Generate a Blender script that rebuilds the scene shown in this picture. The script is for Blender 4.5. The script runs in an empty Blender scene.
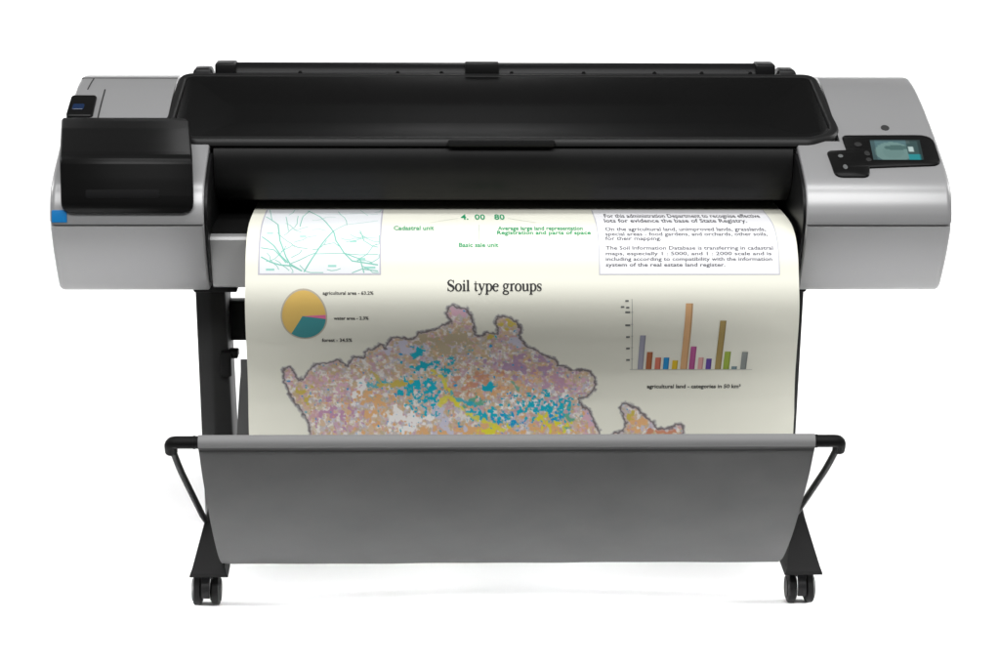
import bpy, bmesh, math
import numpy as np
from mathutils import Vector

S = bpy.context.scene
COL = S.collection
PI = math.pi
R = math.radians

# ------------------------------------------------------------------ materials
def mat(name, base, rough=.5, metal=0., spec=.5, bump=0., bscale=400., var=0., vscale=6., coat=0., stretch=None):
    m = bpy.data.materials.new(name); m.use_nodes = True
    nt = m.node_tree; b = nt.nodes['Principled BSDF']
    b.inputs['Base Color'].default_value = (*base, 1)
    b.inputs['Roughness'].default_value = rough
    b.inputs['Metallic'].default_value = metal
    b.inputs['Specular IOR Level'].default_value = spec
    b.inputs['Coat Weight'].default_value = coat; b.inputs['Coat Roughness'].default_value = .33
    tc = nt.nodes.new('ShaderNodeTexCoord')
    src = tc.outputs['Object']
    if stretch:
        mp = nt.nodes.new('ShaderNodeMapping'); mp.inputs['Scale'].default_value = stretch
        nt.links.new(src, mp.inputs['Vector']); src = mp.outputs['Vector']
    if var:
        n = nt.nodes.new('ShaderNodeTexNoise'); n.inputs['Scale'].default_value = vscale; n.inputs['Detail'].default_value = 4
        nt.links.new(src, n.inputs['Vector'])
        mr = nt.nodes.new('ShaderNodeMapRange')
        mr.inputs['To Min'].default_value = rough - var; mr.inputs['To Max'].default_value = rough + var
        nt.links.new(n.outputs['Fac'], mr.inputs['Value']); nt.links.new(mr.outputs['Result'], b.inputs['Roughness'])
    if bump:
        n = nt.nodes.new('ShaderNodeTexNoise'); n.inputs['Scale'].default_value = bscale; n.inputs['Detail'].default_value = 2
        nt.links.new(src, n.inputs['Vector'])
        bp = nt.nodes.new('ShaderNodeBump'); bp.inputs['Strength'].default_value = bump; bp.inputs['Distance'].default_value = .001
        nt.links.new(n.outputs['Fac'], bp.inputs['Height']); nt.links.new(bp.outputs['Normal'], b.inputs['Normal'])
    return m

M = {}
M['silver'] = mat('silver_paint', (.275, .275, .278), .38, .2, .5, coat=1., bump=.02, bscale=900, var=.04)
M['trim'] = mat('grey_trim', (.30, .30, .30), .4, .3, .5, bump=.03, bscale=900, var=.03)
M['black'] = mat('black_plastic', (.006, .006, .0063), .38, 0, .16, bump=.05, bscale=1200, var=.05)
M['lid'] = mat('black_lid_plastic', (.003, .003, .003), .42, 0, .09, bump=.03, bscale=1200, var=.05)
M['rim'] = mat('black_rim_plastic', (.010, .010, .010), .4, 0, .2, bump=.03, bscale=1200, var=.05)
M['window'] = mat('black_window_plastic', (.009, .009, .009), .4, 0, .16, bump=.03, bscale=1200, var=.05)
M['door'] = mat('black_door_plastic', (.0042, .0042, .0042), .36, 0, .13, bump=.03, bscale=1200, var=.04)
M['rubber'] = mat('black_rubber', (.0045, .0045, .0045), .55, 0, .13, bump=.1, bscale=600)
M['leg'] = mat('charcoal_metal', (.022, .022, .022), .5, .0, .2, bump=.05, bscale=900, var=.05)
M['fabric'] = mat('grey_fabric', (.095, .095, .095), .8, 0, .2, bump=.25, bscale=1500, var=.05)
nt = M['fabric'].node_tree; b_ = nt.nodes['Principled BSDF']
tc_ = nt.nodes.new('ShaderNodeTexCoord'); n1 = nt.nodes.new('ShaderNodeTexNoise'); n1.inputs['Scale'].default_value = 7; n1.inputs['Detail'].default_value = 6
r1 = nt.nodes.new('ShaderNodeValToRGB'); r1.color_ramp.elements[0].position = .3; r1.color_ramp.elements[1].position = .7
r1.color_ramp.elements[0].color = (.090, .090, .090, 1); r1.color_ramp.elements[1].color = (.106, .106, .106, 1)
nt.links.new(tc_.outputs['Object'], n1.inputs['Vector']); nt.links.new(n1.outputs['Fac'], r1.inputs['Fac']); nt.links.new(r1.outputs['Color'], b_.inputs['Base Color'])
M['hem'] = mat('sheen_grey_hem', (.20, .20, .20), .6, 0, .4, bump=.2, bscale=1500, var=.05)  # paler than the fabric: sheen of the key on the sleeve put into colour
M['paper'] = mat('cream_paper', (.79, .785, .685), .65, 0, .25, bump=.02, bscale=300)
M['white'] = mat('white_sweep', (.93, .93, .93), .8, 0, .1, bump=.01, bscale=50)
M['blue'] = mat('blue_badge', (.005, .16, .42), .35, 0, .4, bump=.02)
M['dot'] = mat('grey_print', (.10, .105, .105), .4, 0, .4, bump=.02)
M['seam'] = mat('dark_seam', (.03, .03, .03), .6, 0, .2, bump=.02)

def emit_mat(name, c, st):
    m = mat(name, c, .2, 0, .5)
    b = m.node_tree.nodes['Principled BSDF']
    b.inputs['Emission Color'].default_value = (*c, 1); b.inputs['Emission Strength'].default_value = st
    return m
M['led'] = emit_mat('blue_led', (.004, .014, .045), .3)

def ink_mat(name, emission=0.):
    m = mat(name, (.5, .5, .5), .6, 0, .25)
    nt = m.node_tree; b = nt.nodes['Principled BSDF']
    a = nt.nodes.new('ShaderNodeVertexColor'); a.layer_name = 'Ink'
    nt.links.new(a.outputs['Color'], b.inputs['Base Color'])
    if emission:
        nt.links.new(a.outputs['Color'], b.inputs['Emission Color']); b.inputs['Emission Strength'].default_value = emission
        b.inputs['Roughness'].default_value = .2; b.inputs['Base Color'].default_value = (.01, .012, .012, 1); [nt.links.remove(l) for l in list(b.inputs['Base Color'].links)]
    return m
M['ink'] = ink_mat('printed_ink')
M['lcd'] = ink_mat('lit_screen', .62)

# ------------------------------------------------------------------ helpers
def link(name, bm, m, parent=None, smooth=40):
    me = bpy.data.meshes.new(name)
    bmesh.ops.recalc_face_normals(bm, faces=bm.faces[:])
    bm.to_mesh(me); bm.free()
    me.materials.append(M[m] if isinstance(m, str) else m)
    if smooth:
        for p in me.polygons: p.use_smooth = True
        me.set_sharp_from_angle(angle=R(smooth))
    o = bpy.data.objects.new(name, me); COL.objects.link(o)
    if parent: o.parent = parent
    return o

def empty(name, loc=(0, 0, 0)):
    o = bpy.data.objects.new(name, None); COL.objects.link(o); o.location = loc
    o.empty_display_size = .1
    return o

def catmull(pts, n=8):
    out = []
    P = [pts[0]] + list(pts) + [pts[-1]]
    for i in range(1, len(P) - 2):
        a, b, c, d = P[i-1], P[i], P[i+1], P[i+2]
        for k in range(n):
            t = k / n
            out.append(tuple(.5*(2*b[j]+(c[j]-a[j])*t+(2*a[j]-5*b[j]+4*c[j]-d[j])*t*t+(3*b[j]-a[j]-3*c[j]+d[j])*t**3) for j in range(2)))
    out.append(tuple(pts[-1]))
    return out

class Profile:
    """a (y, z) polyline walked by arc length; at(x, s, off) lifts a point off it"""
    def __init__(self, pts, flip=1):
        self.p = np.array(pts, float)
        d = np.diff(self.p, axis=0); L = np.hypot(d[:, 0], d[:, 1])
        self.s = np.concatenate([[0], np.cumsum(L)])
        n = np.stack([d[:, 1], -d[:, 0]], 1) / L[:, None] * flip
        vn = np.vstack([n[:1], (n[:-1] + n[1:]) / 2, n[-1:]])
        self.n = vn / np.linalg.norm(vn, axis=1)[:, None]
        self.flip = flip
    def at(self, x, s, off=0.):
        y = np.interp(s, self.s, self.p[:, 0]); z = np.interp(s, self.s, self.p[:, 1])
        ny = np.interp(s, self.s, self.n[:, 0]); nz = np.interp(s, self.s, self.n[:, 1])
        return Vector((x, float(y + ny*off), float(z + nz*off)))

def round_poly(pts, r, n=6, inset=0.):
    """convex-or-not polygon with rounded corners; r is one radius or one per corner"""
    N = len(pts); rs = r if isinstance(r, (list, tuple)) else [r]*N
    area = sum(pts[i][0]*pts[(i+1) % N][1] - pts[(i+1) % N][0]*pts[i][1] for i in range(N))
    sg = 1 if area > 0 else -1
    P = [Vector(p) for p in pts]
    if inset:
        Q = []
        for i in range(N):
            a, b, c = P[i-1], P[i], P[(i+1) % N]
            d1 = (b-a).normalized(); d2 = (c-b).normalized()
            n1 = Vector((-d1.y, d1.x))*sg; n2 = Vector((-d2.y, d2.x))*sg
            k = 1 + n1.dot(n2)
            Q.append(b + (n1+n2)*(inset/k))
        P = Q
    out = []
    for i in range(N):
        a, b, c = P[i-1], P[i], P[(i+1) % N]
        d1 = (a-b).normalized(); d2 = (c-b).normalized()
        ang = d1.angle(d2); rr = max(rs[i]-inset, .002) if inset else rs[i]
        t = min(rr/math.tan(ang/2), (a-b).length*.49, (c-b).length*.49)
        p0 = b+d1*t; p1 = b+d2*t
        for k in range(n+1):
            u = k/n
            q = p0*(1-u)**2 + b*(2*u*(1-u)) + p1*u*u
            out.append((q.x, q.y))
    return out

def bent_slab(bm, poly, prof, o_out, o_in, step=.012, shear=None, edge=.002):
    """a slab whose outline is poly (x, s), bent over a profile, from o_in to o_out, with a small rounded edge"""
    tmp = bmesh.new()
    vs = [tmp.verts.new((x, s, 0)) for x, s in poly]
    tmp.faces.new(vs)
    s0 = min(p[1] for p in poly); s1 = max(p[1] for p in poly)
    cuts = [s0 + step*k for k in range(1, int((s1-s0)/step)+1)]
    for c in list(prof.s):
        if s0 < c < s1: cuts.append(c)
    for c in sorted(cuts):
        if min(abs(p[1]-c) for p in poly) < 1e-5: c += 1.3e-4
        bmesh.ops.bisect_plane(tmp, geom=tmp.verts[:]+tmp.edges[:]+tmp.faces[:], plane_co=(0, c, 0), plane_no=(0, 1, 0), dist=1e-7)
    cx = sum(p[0] for p in poly)/len(poly); cs = (s0+s1)/2
    def mp(x, s, off):
        v = prof.at(x, s, off)
        if shear: v.x += shear(v.y)
        return v
    tmp.verts.ensure_lookup_table()
    vm = {v: bm.verts.new(mp(v.co.x, v.co.y, o_out)) for v in tmp.verts}
    for f in tmp.faces: bm.faces.new([vm[v] for v in f.verts])
    be = [e for e in tmp.edges if e.is_boundary]
    lo = {}; md = {}
    for e in be:
        for v in e.verts:
            if v not in lo:
                # outward 2D normal for the rounded edge
                ns = Vector((0, 0))
                for ee in v.link_edges:
                    if ee.is_boundary:
                        f = ee.link_faces[0]; d = (ee.verts[1].co-ee.verts[0].co).xy; n = Vector((d.y, -d.x))
                        mid = (ee.verts[0].co.xy+ee.verts[1].co.xy)/2
                        if n.dot(mid - f.calc_center_median().xy) < 0: n = -n
                        if n.length: ns += n.normalized()
                if ns.length: ns.normalize()
                q = v.co.xy + ns*edge
                md[v] = bm.verts.new(mp(q.x, q.y, o_out-edge))
                lo[v] = bm.verts.new(mp(q.x, q.y, o_in))
    for e in be:
        a, b = e.verts
        bm.faces.new([vm[a], vm[b], md[b], md[a]])
        bm.faces.new([md[a], md[b], lo[b], lo[a]])
    tmp.free()

def poly_inset(pts, d):
    N = len(pts); out = []
    area = sum(pts[i][0]*pts[(i+1) % N][1] - pts[(i+1) % N][0]*pts[i][1] for i in range(N)); sg = 1 if area > 0 else -1
    for i in range(N):
        a, b, c = Vector(pts[i-1]), Vector(pts[i]), Vector(pts[(i+1) % N])
        d1 = (b-a).normalized(); d2 = (c-b).normalized()
        n1 = Vector((-d1.y, d1.x))*sg; n2 = Vector((-d2.y, d2.x))*sg
        k = max(1+n1.dot(n2), .5)
        q = b + (n1+n2)*(d/k); out.append((q.x, q.y))
    return out

def extrude(bm, prof, x0, x1, r0=0., r1=0., n=4):
    """closed (y, z) outline pulled from x0 to x1, its ends rounded by r0, r1"""
    rings = []
    def ring(x, ins):
        p = poly_inset(prof, ins) if ins > 1e-6 else prof
        rings.append([bm.verts.new((x, y, z)) for y, z in p])
    if r0:
        for k in range(n+1):
            a = PI/2*k/n; ring(x0 + r0*(1-math.sin(a)), r0*(1-math.cos(a))) if False else ring(x0 + r0 - r0*math.cos(a), r0 - r0*math.sin(a))
    else: ring(x0, 0)
    if r1:
        for k in range(n+1):
            a = PI/2*(1-k/n); ring(x1 - r1 + r1*math.cos(a), r1 - r1*math.sin(a))
    else: ring(x1, 0)
    N = len(prof)
    for A, B in zip(rings, rings[1:]):
        for i in range(N):
            bm.faces.new([A[i], A[(i+1) % N], B[(i+1) % N], B[i]])
    bm.faces.new(rings[0]); bm.faces.new(rings[-1])

def box(bm, x0, x1, y0, y1, z0, z1, bev=.003, seg=2, top=None):
    vs = []
    for z in (z0, z1):
        k = top if (top and z == z1) else (0, 0, 0, 0)
        for x, y in ((x0+k[0], y0+k[2]), (x1-k[1], y0+k[2]), (x1-k[1], y1-k[3]), (x0+k[0], y1-k[3])):
            vs.append(bm.verts.new((x, y, z)))
    fs = [bm.faces.new([vs[i] for i in q]) for q in ((0, 3, 2, 1), (4, 5, 6, 7), (0, 1, 5, 4), (1, 2, 6, 5), (2, 3, 7, 6), (3, 0, 4, 7))]
    if bev:
        es = list({e for f in fs for e in f.edges})
        bmesh.ops.bevel(bm, geom=es, offset=bev, segments=seg, profile=.5, affect='EDGES')

def tube(bm, pts, r, n=16, caps=True, bendr=0.):
    """round bar through the points; bendr rounds its corners"""
    P = [Vector(p) for p in pts]
    if bendr and len(P) > 2:
        Q = [P[0]]
        for i in range(1, len(P)-1):
            a, b, c = P[i-1], P[i], P[i+1]
            t = min(bendr, (a-b).length*.45, (c-b).length*.45)
            p0 = b+(a-b).normalized()*t; p1 = b+(c-b).normalized()*t
            for k in range(7):
                u = k/6; Q.append(p0*(1-u)**2+b*(2*u*(1-u))+p1*u*u)
        Q.append(P[-1]); P = Q
    rr = r if isinstance(r, (list, tuple)) else [r]*len(P)
    rings = []; up = None
    for i, p in enumerate(P):
        d = (P[min(i+1, len(P)-1)]-P[max(i-1, 0)]).normalized()
        if up is None: up = d.orthogonal().normalized()
        up = (up - d*up.dot(d)).normalized(); sd = d.cross(up)
        rings.append([bm.verts.new(p + (up*math.cos(2*PI*k/n)+sd*math.sin(2*PI*k/n))*rr[i]) for k in range(n)])
    for A, B in zip(rings, rings[1:]):
        for k in range(n): bm.faces.new([A[k], A[(k+1) % n], B[(k+1) % n], B[k]])
    if caps: bm.faces.new(rings[0]); bm.faces.new(rings[-1])

def lathe(bm, prof, c, axis='x', n=32):
    """(along, radius) outline turned about an axis through c"""
    rings = []
    for a, r in prof:
        ring = []
        for k in range(n):
            t = 2*PI*k/n; q = (a, r*math.cos(t), r*math.sin(t))
            if axis == 'z': q = (q[1], q[2], q[0])
            if axis == 'y': q = (q[1], q[0], q[2])
            ring.append(bm.verts.new((c[0]+q[0], c[1]+q[1], c[2]+q[2])))
        rings.append(ring)
    for A, B in zip(rings, rings[1:]):
        for k in range(n): bm.faces.new([A[k], A[(k+1) % n], B[(k+1) % n], B[k]])
    bm.faces.new(rings[0]); bm.faces.new(rings[-1])

# ------------------------------------------------------------------ the setting: a white seamless sweep
bm = bmesh.new()
g = [[bm.verts.new((x, y, 0)) for x in np.linspace(-6, 6, 13)] for y in np.linspace(-.75, 1.5, 8)]
for A, B in zip(g, g[1:]):
    for i in range(12): bm.faces.new([A[i], A[i+1], B[i+1], B[i]])
o = link('floor', bm, 'white'); o['kind'] = 'structure'
bm = bmesh.new()
prof = [(1.5, 0)] + [(1.5+.9*math.sin(a), .9-.9*math.cos(a)) for a in np.linspace(.08, PI/2, 14)] + [(2.4, 1.2), (2.4, 1.5)]
g = [[bm.verts.new((x, y, z)) for x in np.linspace(-6, 6, 13)] for y, z in prof]
for A, B in zip(g, g[1:]):
    for i in range(12): bm.faces.new([A[i], A[i+1], B[i+1], B[i]])
o = link('backdrop', bm, 'white', smooth=80); o['kind'] = 'structure'
bm = bmesh.new()
bm.faces.new([bm.verts.new(q) for q in ((-12, -12, -.01), (12, -12, -.01), (12, 12, -.01), (-12, 12, -.01))])
o = link('studio_floor', bm, 'leg'); o['kind'] = 'structure'

# ------------------------------------------------------------------ the printer
XL, XR = -.868, .878           # outer sides of the two end housings
IL, IR = -.572, .593           # their inner sides
printer = empty('large_format_printer', (0.005, .25, 0))
printer['label'] = 'wide silver and black large format plotter on a wheeled stand with a grey catch basket'
printer['category'] = 'printer'
PX = (-.005, -.25, 0)
def part(name, bm, m, parent=None, smooth=40, label=None):
    bmesh.ops.translate(bm, verts=bm.verts[:], vec=PX)
    o = link(name, bm, m, parent or printer, smooth)
    if label: o['label'] = label
    return o

TOPPTS = [(0.46, 1.016), (0.4, 1.006), (0.32, 0.984), (0.24, 0.957), (0.17, 0.931), (0.1, 0.903), (0.055, 0.882), (0.025, 0.862), (0.01, 0.838), (0.0025, 0.815), (0, 0.797)]
TOPC = catmull(TOPPTS, 6)
TOPP = Profile(TOPC, flip=1)
if TOPP.n[0][1] < 0: TOPP = Profile(TOPC, flip=-1)
def top_z(y):
    ys = [p[0] for p in TOPC][::-1]; zs = [p[1] for p in TOPC][::-1]
    return float(np.interp(y, ys, zs))

LOWER = [(.0005, .7925), (.006, .7918), (.006, .7892), (.0015, .7885), (.010, .765), (.024, .732), (.042, .700), (.060, .672), (.074, .652), (.083, .645), (.095, .643)]
REAR = [(.52, .643), (.535, .655), (.535, .975), (.525, 1.0), (.50, 1.014)]
FULL = [p for p in TOPC] + LOWER + REAR
def clip_front(ymax):
    f = [p for p in TOPC if p[0] < ymax-.002]
    return [(ymax, top_z(ymax))] + f + LOWER + [(ymax, .643)]
CUT = .165

def housing(side):
    bm = bmesh.new()
    if side < 0:
        extrude(bm, FULL, XL, -.664, .012, 0); extrude(bm, clip_front(CUT), -.664, IL, 0, .004)
    else:
        extrude(bm, FULL, .680, XR, 0, .012); extrude(bm, clip_front(CUT), IR, .680, .004, 0)
    # low back block under the lid, inside the cut
    y = CUT
    low = [(CUT, .643), (CUT, .90), (.30, .925), (.50, .97), (.53, .96), (.53, .643)]
    if side < 0: extrude(bm, low, -.664, IL, 0, 0)
    else: extrude(bm, low, IR, .680, 0, 0)
    return part('end_housing', bm, 'silver', smooth=35, label='left end housing carrying the black ink door' if side < 0 else 'right end housing carrying the control panel')
hl = housing(-1); hr = housing(1)

# black inner cheeks of the housings
for x0, x1 in ((IL, IL+.006), (IR-.006, IR)):
    bm = bmesh.new()
    ck = poly_inset([(.5, .66)] + [(.5, .96), (.3, .92), (.168, .908), (.14, .912), (.10, .898), (.055, .876), (.028, .858), (.012, .836), (.006, .812), (.006, .795), (.03, .735), (.07, .668), (.085, .655)], .004)
    extrude(bm, ck, x0+.0005, x1, .0, .0)
    part('inner_cheek', bm, 'black')

# ------------------------------------------------ ink door on the left housing
def arc(c, r, a0, a1, n=6): return [(c[0]+r*math.cos(R(a)), c[1]+r*math.sin(R(a))) for a in np.linspace(a0, a1, n)]
DP = [(.212, .967), (.15, .956), (.08, .9395)] + [(.035, .9285), (.023, .9245), (.014, .918), (.009, .909)] + [(.001, .880), (-.006, .850), (-.008, .83), (-.006, .816)]
DOORP = Profile(DP, 1)
if DOORP.n[0][1] < 0: DOORP = Profile(DP, -1)
sE = DOORP.s[-1]
shear = lambda y: -.026*max(0, y)/.2
bm = bmesh.new()
pl = round_poly([(-.839, 0), (-.594, 0), (-.594, sE), (-.839, sE)], [.004, .02, .022, .022], n=6)
bent_slab(bm, pl, DOORP, 0, -.03, shear=shear, edge=.004)
door = part('ink_door', bm, 'door', smooth=50)
bm = bmesh.new()
pl = round_poly([(-.795, sE-.045), (-.655, sE-.045), (-.655, sE-.031), (-.795, sE-.031)], .003)
bent_slab(bm, pl, DOORP, .0012, -.002, edge=.0005)
part('nameplate', bm, 'black', door)

# power button at the rear left corner, seams of the top flap, blue badge
bm = bmesh.new()
pl = round_poly([(-.866, .127), (-.8185, .127), (-.8165, .214), (-.866, .214)], .006)
bent_slab(bm, pl, TOPP, .006, -.004)
pb = part('power_switch', bm, 'door', hl)
bm = bmesh.new()
pl = round_poly([(-.858, .170), (-.836, .170), (-.836, .192), (-.858, .192)], .004)
bent_slab(bm, pl, TOPP, .0075, .002, edge=.0006)
part('power_light', bm, 'led', hl)
bm = bmesh.new()
bent_slab(bm, [(-.8065, .085), (-.8040, .085), (-.8025, .218), (-.805, .218)], TOPP, .0008, -.002, edge=.0002)
bent_slab(bm, [(-.862, .012), (-.664, .012), (-.664, .0145), (-.862, .0145)], TOPP, .0008, -.002, edge=.0002)
bent_slab(bm, [(-.838, .018), (-.836, .018), (-.84, .085), (-.842, .085)], TOPP, .0008, -.002, edge=.0002)
part('flap_seam', bm, 'seam', hl)
bm = bmesh.new()
bent_slab(bm, round_poly([(-.862, .5125), (-.834, .5125), (-.834, .5375), (-.862, .5375)], .002), TOPP, .002, -.003, edge=.0006)
part('badge', bm, 'blue', hl, label='small square blue badge')

# ------------------------------------------------ control panel on the right housing
bm = bmesh.new()
pl = round_poly([(.688, .292), (.867, .290), (.866, .3985), (.7225, .4075), (.7185, .437), (.655, .437), (.6495, .352), (.690, .349)],
                [.008, .03, .02, .004, .012, .016, .008, .003], n=5)
bent_slab(bm, pl, TOPP, .0045, -.004)
panel = part('control_panel', bm, 'door', smooth=50)
# colour screen: a grid with its lit picture in the vertex colours
bm = bmesh.new(); lay = bm.verts.layers.float_color.new('Ink')
NX, NS = 41, 25; gv = []
for j in range(NS):
    row = []
    for i in range(NX):
        u, v = i/(NX-1), j/(NS-1)
        w = bm.verts.new(TOPP.at(.739+.100*u - .004*v, .311+.075*v, .0052))
        c = np.array([.12, .24, .26])*(1.15-.4*v)
        d1 = math.hypot((u-.42)/.36, (v-.62)/.50)
        if d1 < 1: c = c*.35 + np.array([.30, .50, .46])*.65
        if d1 < .6: c = c*.75 + np.array([.14, .28, .26])*.25
        if math.hypot((u-.50)/.25, (v-.40)/.12) < 1: c = np.array([.10, .21, .20])
        if u < .10: c = c*.6
        if u > .70: c = np.array([.05, .11, .11])
        if .74 < u < .84 and .34 < v < .60: c = np.array([.75, .95, .92])
        if .70 < u < .80 and v < .2: c = np.array([.10, .16, .16])
        if .70 < u < .97 and v > .72: c = np.array([.02, .38, .42])
        if u > .93 or v < .06: c = c*.4
        w[lay] = (*c, 1); row.append(w)
    gv.append(row)
for A, B in zip(gv, gv[1:]):
    for i in range(NX-1): bm.faces.new([A[i], A[i+1], B[i+1], B[i]])
part('screen', bm, 'lcd', panel)
for (x, s, rx, rs) in ((.672, .372, .0045, .005), (.676, .410, .004, .007), (.713, .328, .007, .007), (.726, .362, .005, .008), (.726, .385, .005, .006)):
    bm = bmesh.new()
    bent_slab(bm, [(x+rx*math.cos(2*PI*k/16), s+rs*math.sin(2*PI*k/16)) for k in range(16)], TOPP, .0058, .003, edge=.0006)
    part('button', bm, 'dot' if x < .7 else 'leg', panel)
bm = bmesh.new()
bent_slab(bm, [(.7797+.008*math.cos(2*PI*k/20), .2544+.010*math.sin(2*PI*k/20)) for k in range(20)], TOPP, .0015, -.003, edge=.0005)
part('sensor_window', bm, 'seam', hr)
# ------------------------------------------------ top bin lid (a shallow black dish)
OUT = [(-.606, .150), (-.670, .182), (-.660, .466), (.676, .466), (.686, .182), (.622, .150)]
RS = [.05, .07, .035, .035, .07, .05]
def lid_z(y): return 1.0245 + (y-.466)*(1.0245-.9335)/(.466-.150)
bm = bmesh.new()
def lid_drop(ins, x, y):
    fy = min(1, max(0, (.458-y)/.22)); fy = fy*fy*(3-2*fy)
    fd = min(1, max(0, (ins-.017)/.13)); fd = fd*(2-fd)
    step = min(1, max(0, (ins-.017)/.004))
    return -.018*fy*fd - .010*step*min(1, fy*2.2)
def lid_loop(ins, dz=0): return [(x, y, lid_z(y)+dz+lid_drop(ins, x, y)) for x, y in round_poly(OUT, RS, 9, inset=ins)]
def loft(bm, loops):
    rings = [[bm.verts.new(q) for q in L] for L in loops]
    for A, B in zip(rings, rings[1:]):
        for i in range(len(A)): bm.faces.new([A[i], A[(i+1) % len(A)], B[(i+1) % len(A)], B[i]])
    return rings
loft(bm, [lid_loop(0, -.0125), lid_loop(.0005, -.003), lid_loop(.004, 0), lid_loop(.009, .0008), lid_loop(.014, 0), lid_loop(.017, -.0015), lid_loop(.0185, -.004), lid_loop(.0185, -.02)])
lid = part('bin_lid', bm, 'rim', smooth=50)
bm = bmesh.new()
rings = loft(bm, [lid_loop(.0182, -.003)] + [lid_loop(.0195+.0085*q) for q in range(0, 16)])
bm.faces.new(rings[-1])
part('bin_trough', bm, 'lid', lid, smooth=50)
bm = bmesh.new()
extrude(bm, [(.146, .934), (.140, .931), (.139, .925), (.143, .921), (.149, .922), (.152, .93)], -.103, .112, .006, .006)
part('lid_handle', bm, 'rubber', lid)

# rear cover bar with its clip, screws and end blocks
bm = bmesh.new()
extrude(bm, [(.478, 1.005), (.476, 1.020), (.482, 1.030), (.492, 1.038), (.505, 1.041), (.535, 1.036), (.55, 1.0), (.55, .96), (.50, .96)], -.580, .580, .004, .004)
rear = part('rear_bar', bm, 'black', smooth=50)
for x0, x1, z1 in ((-.588, -.545, 1.0425), (.552, .592, 1.0425)):
    bm = bmesh.new(); box(bm, x0, x1, .470, .53, 1.012, z1, .004); part('end_block', bm, 'black', rear)
for x0, x1 in ((-.645, -.586), (.590, .648)):
    bm = bmesh.new(); box(bm, x0, x1, .478, .54, .99, 1.0295, .005, top=(.012, .012, .004, .004)); part('end_block', bm, 'black', rear)
bm = bmesh.new(); box(bm, -.063, .008, .468, .515, 1.018, 1.0425, .002); part('clip', bm, 'rubber', rear)
for x in (-.547, -.41, -.205, -.113, .035, .187, .337, .437, .54):
    bm = bmesh.new(); lathe(bm, [(-.003, .004), (0, .0045), (.004, .0045)], (x, .4765, 1.022), 'y', 14); part('screw', bm, 'rubber', rear)

# front window: the dark curved cover between the housings, with its bottom band
W = catmull([(.162, .925), (.153, .897), (.156, .866), (.170, .834), (.194, .811), (.208, .803), (.216, .800)], 6)
back = [(p[0]+.012, p[1]+.002) for p in W[::-1]]
bm = bmesh.new(); extrude(bm, W + back, IL+.007, IR-.007)
win = part('front_window', bm, 'window', smooth=60)
# inside back wall of the slot and platen below the sheet
bm = bmesh.new(); box(bm, IL+.007, IR-.007, .36, .38, .70, .96, 0); part('slot_wall', bm, 'rubber')
bm = bmesh.new(); extrude(bm, [(.358, .764), (.10, .768), (.075, .764), (.075, .72), (.358, .72)], IL+.007, IR-.007); part('platen', bm, 'rubber')
# front trim below the slot
bm = bmesh.new()
extrude(bm, [(.074, .7595), (.060, .7595), (.054, .7575), (.050, .752), (.0500, .748), (.062, .705), (.082, .665), (.092, .650), (.105, .645), (.30, .645), (.30, .7595)], IL+.0065, IR-.016)
part('front_trim', bm, 'trim', smooth=30)
# underside tray closing the body
bm = bmesh.new(); box(bm, IL+.008, IR-.008, .305, .52, .648, .70, 0); part('underside', bm, 'black')
bm = bmesh.new(); box(bm, -.66, .67, .405, .525, .705, .97, 0); part('rear_panel', bm, 'black')

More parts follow.
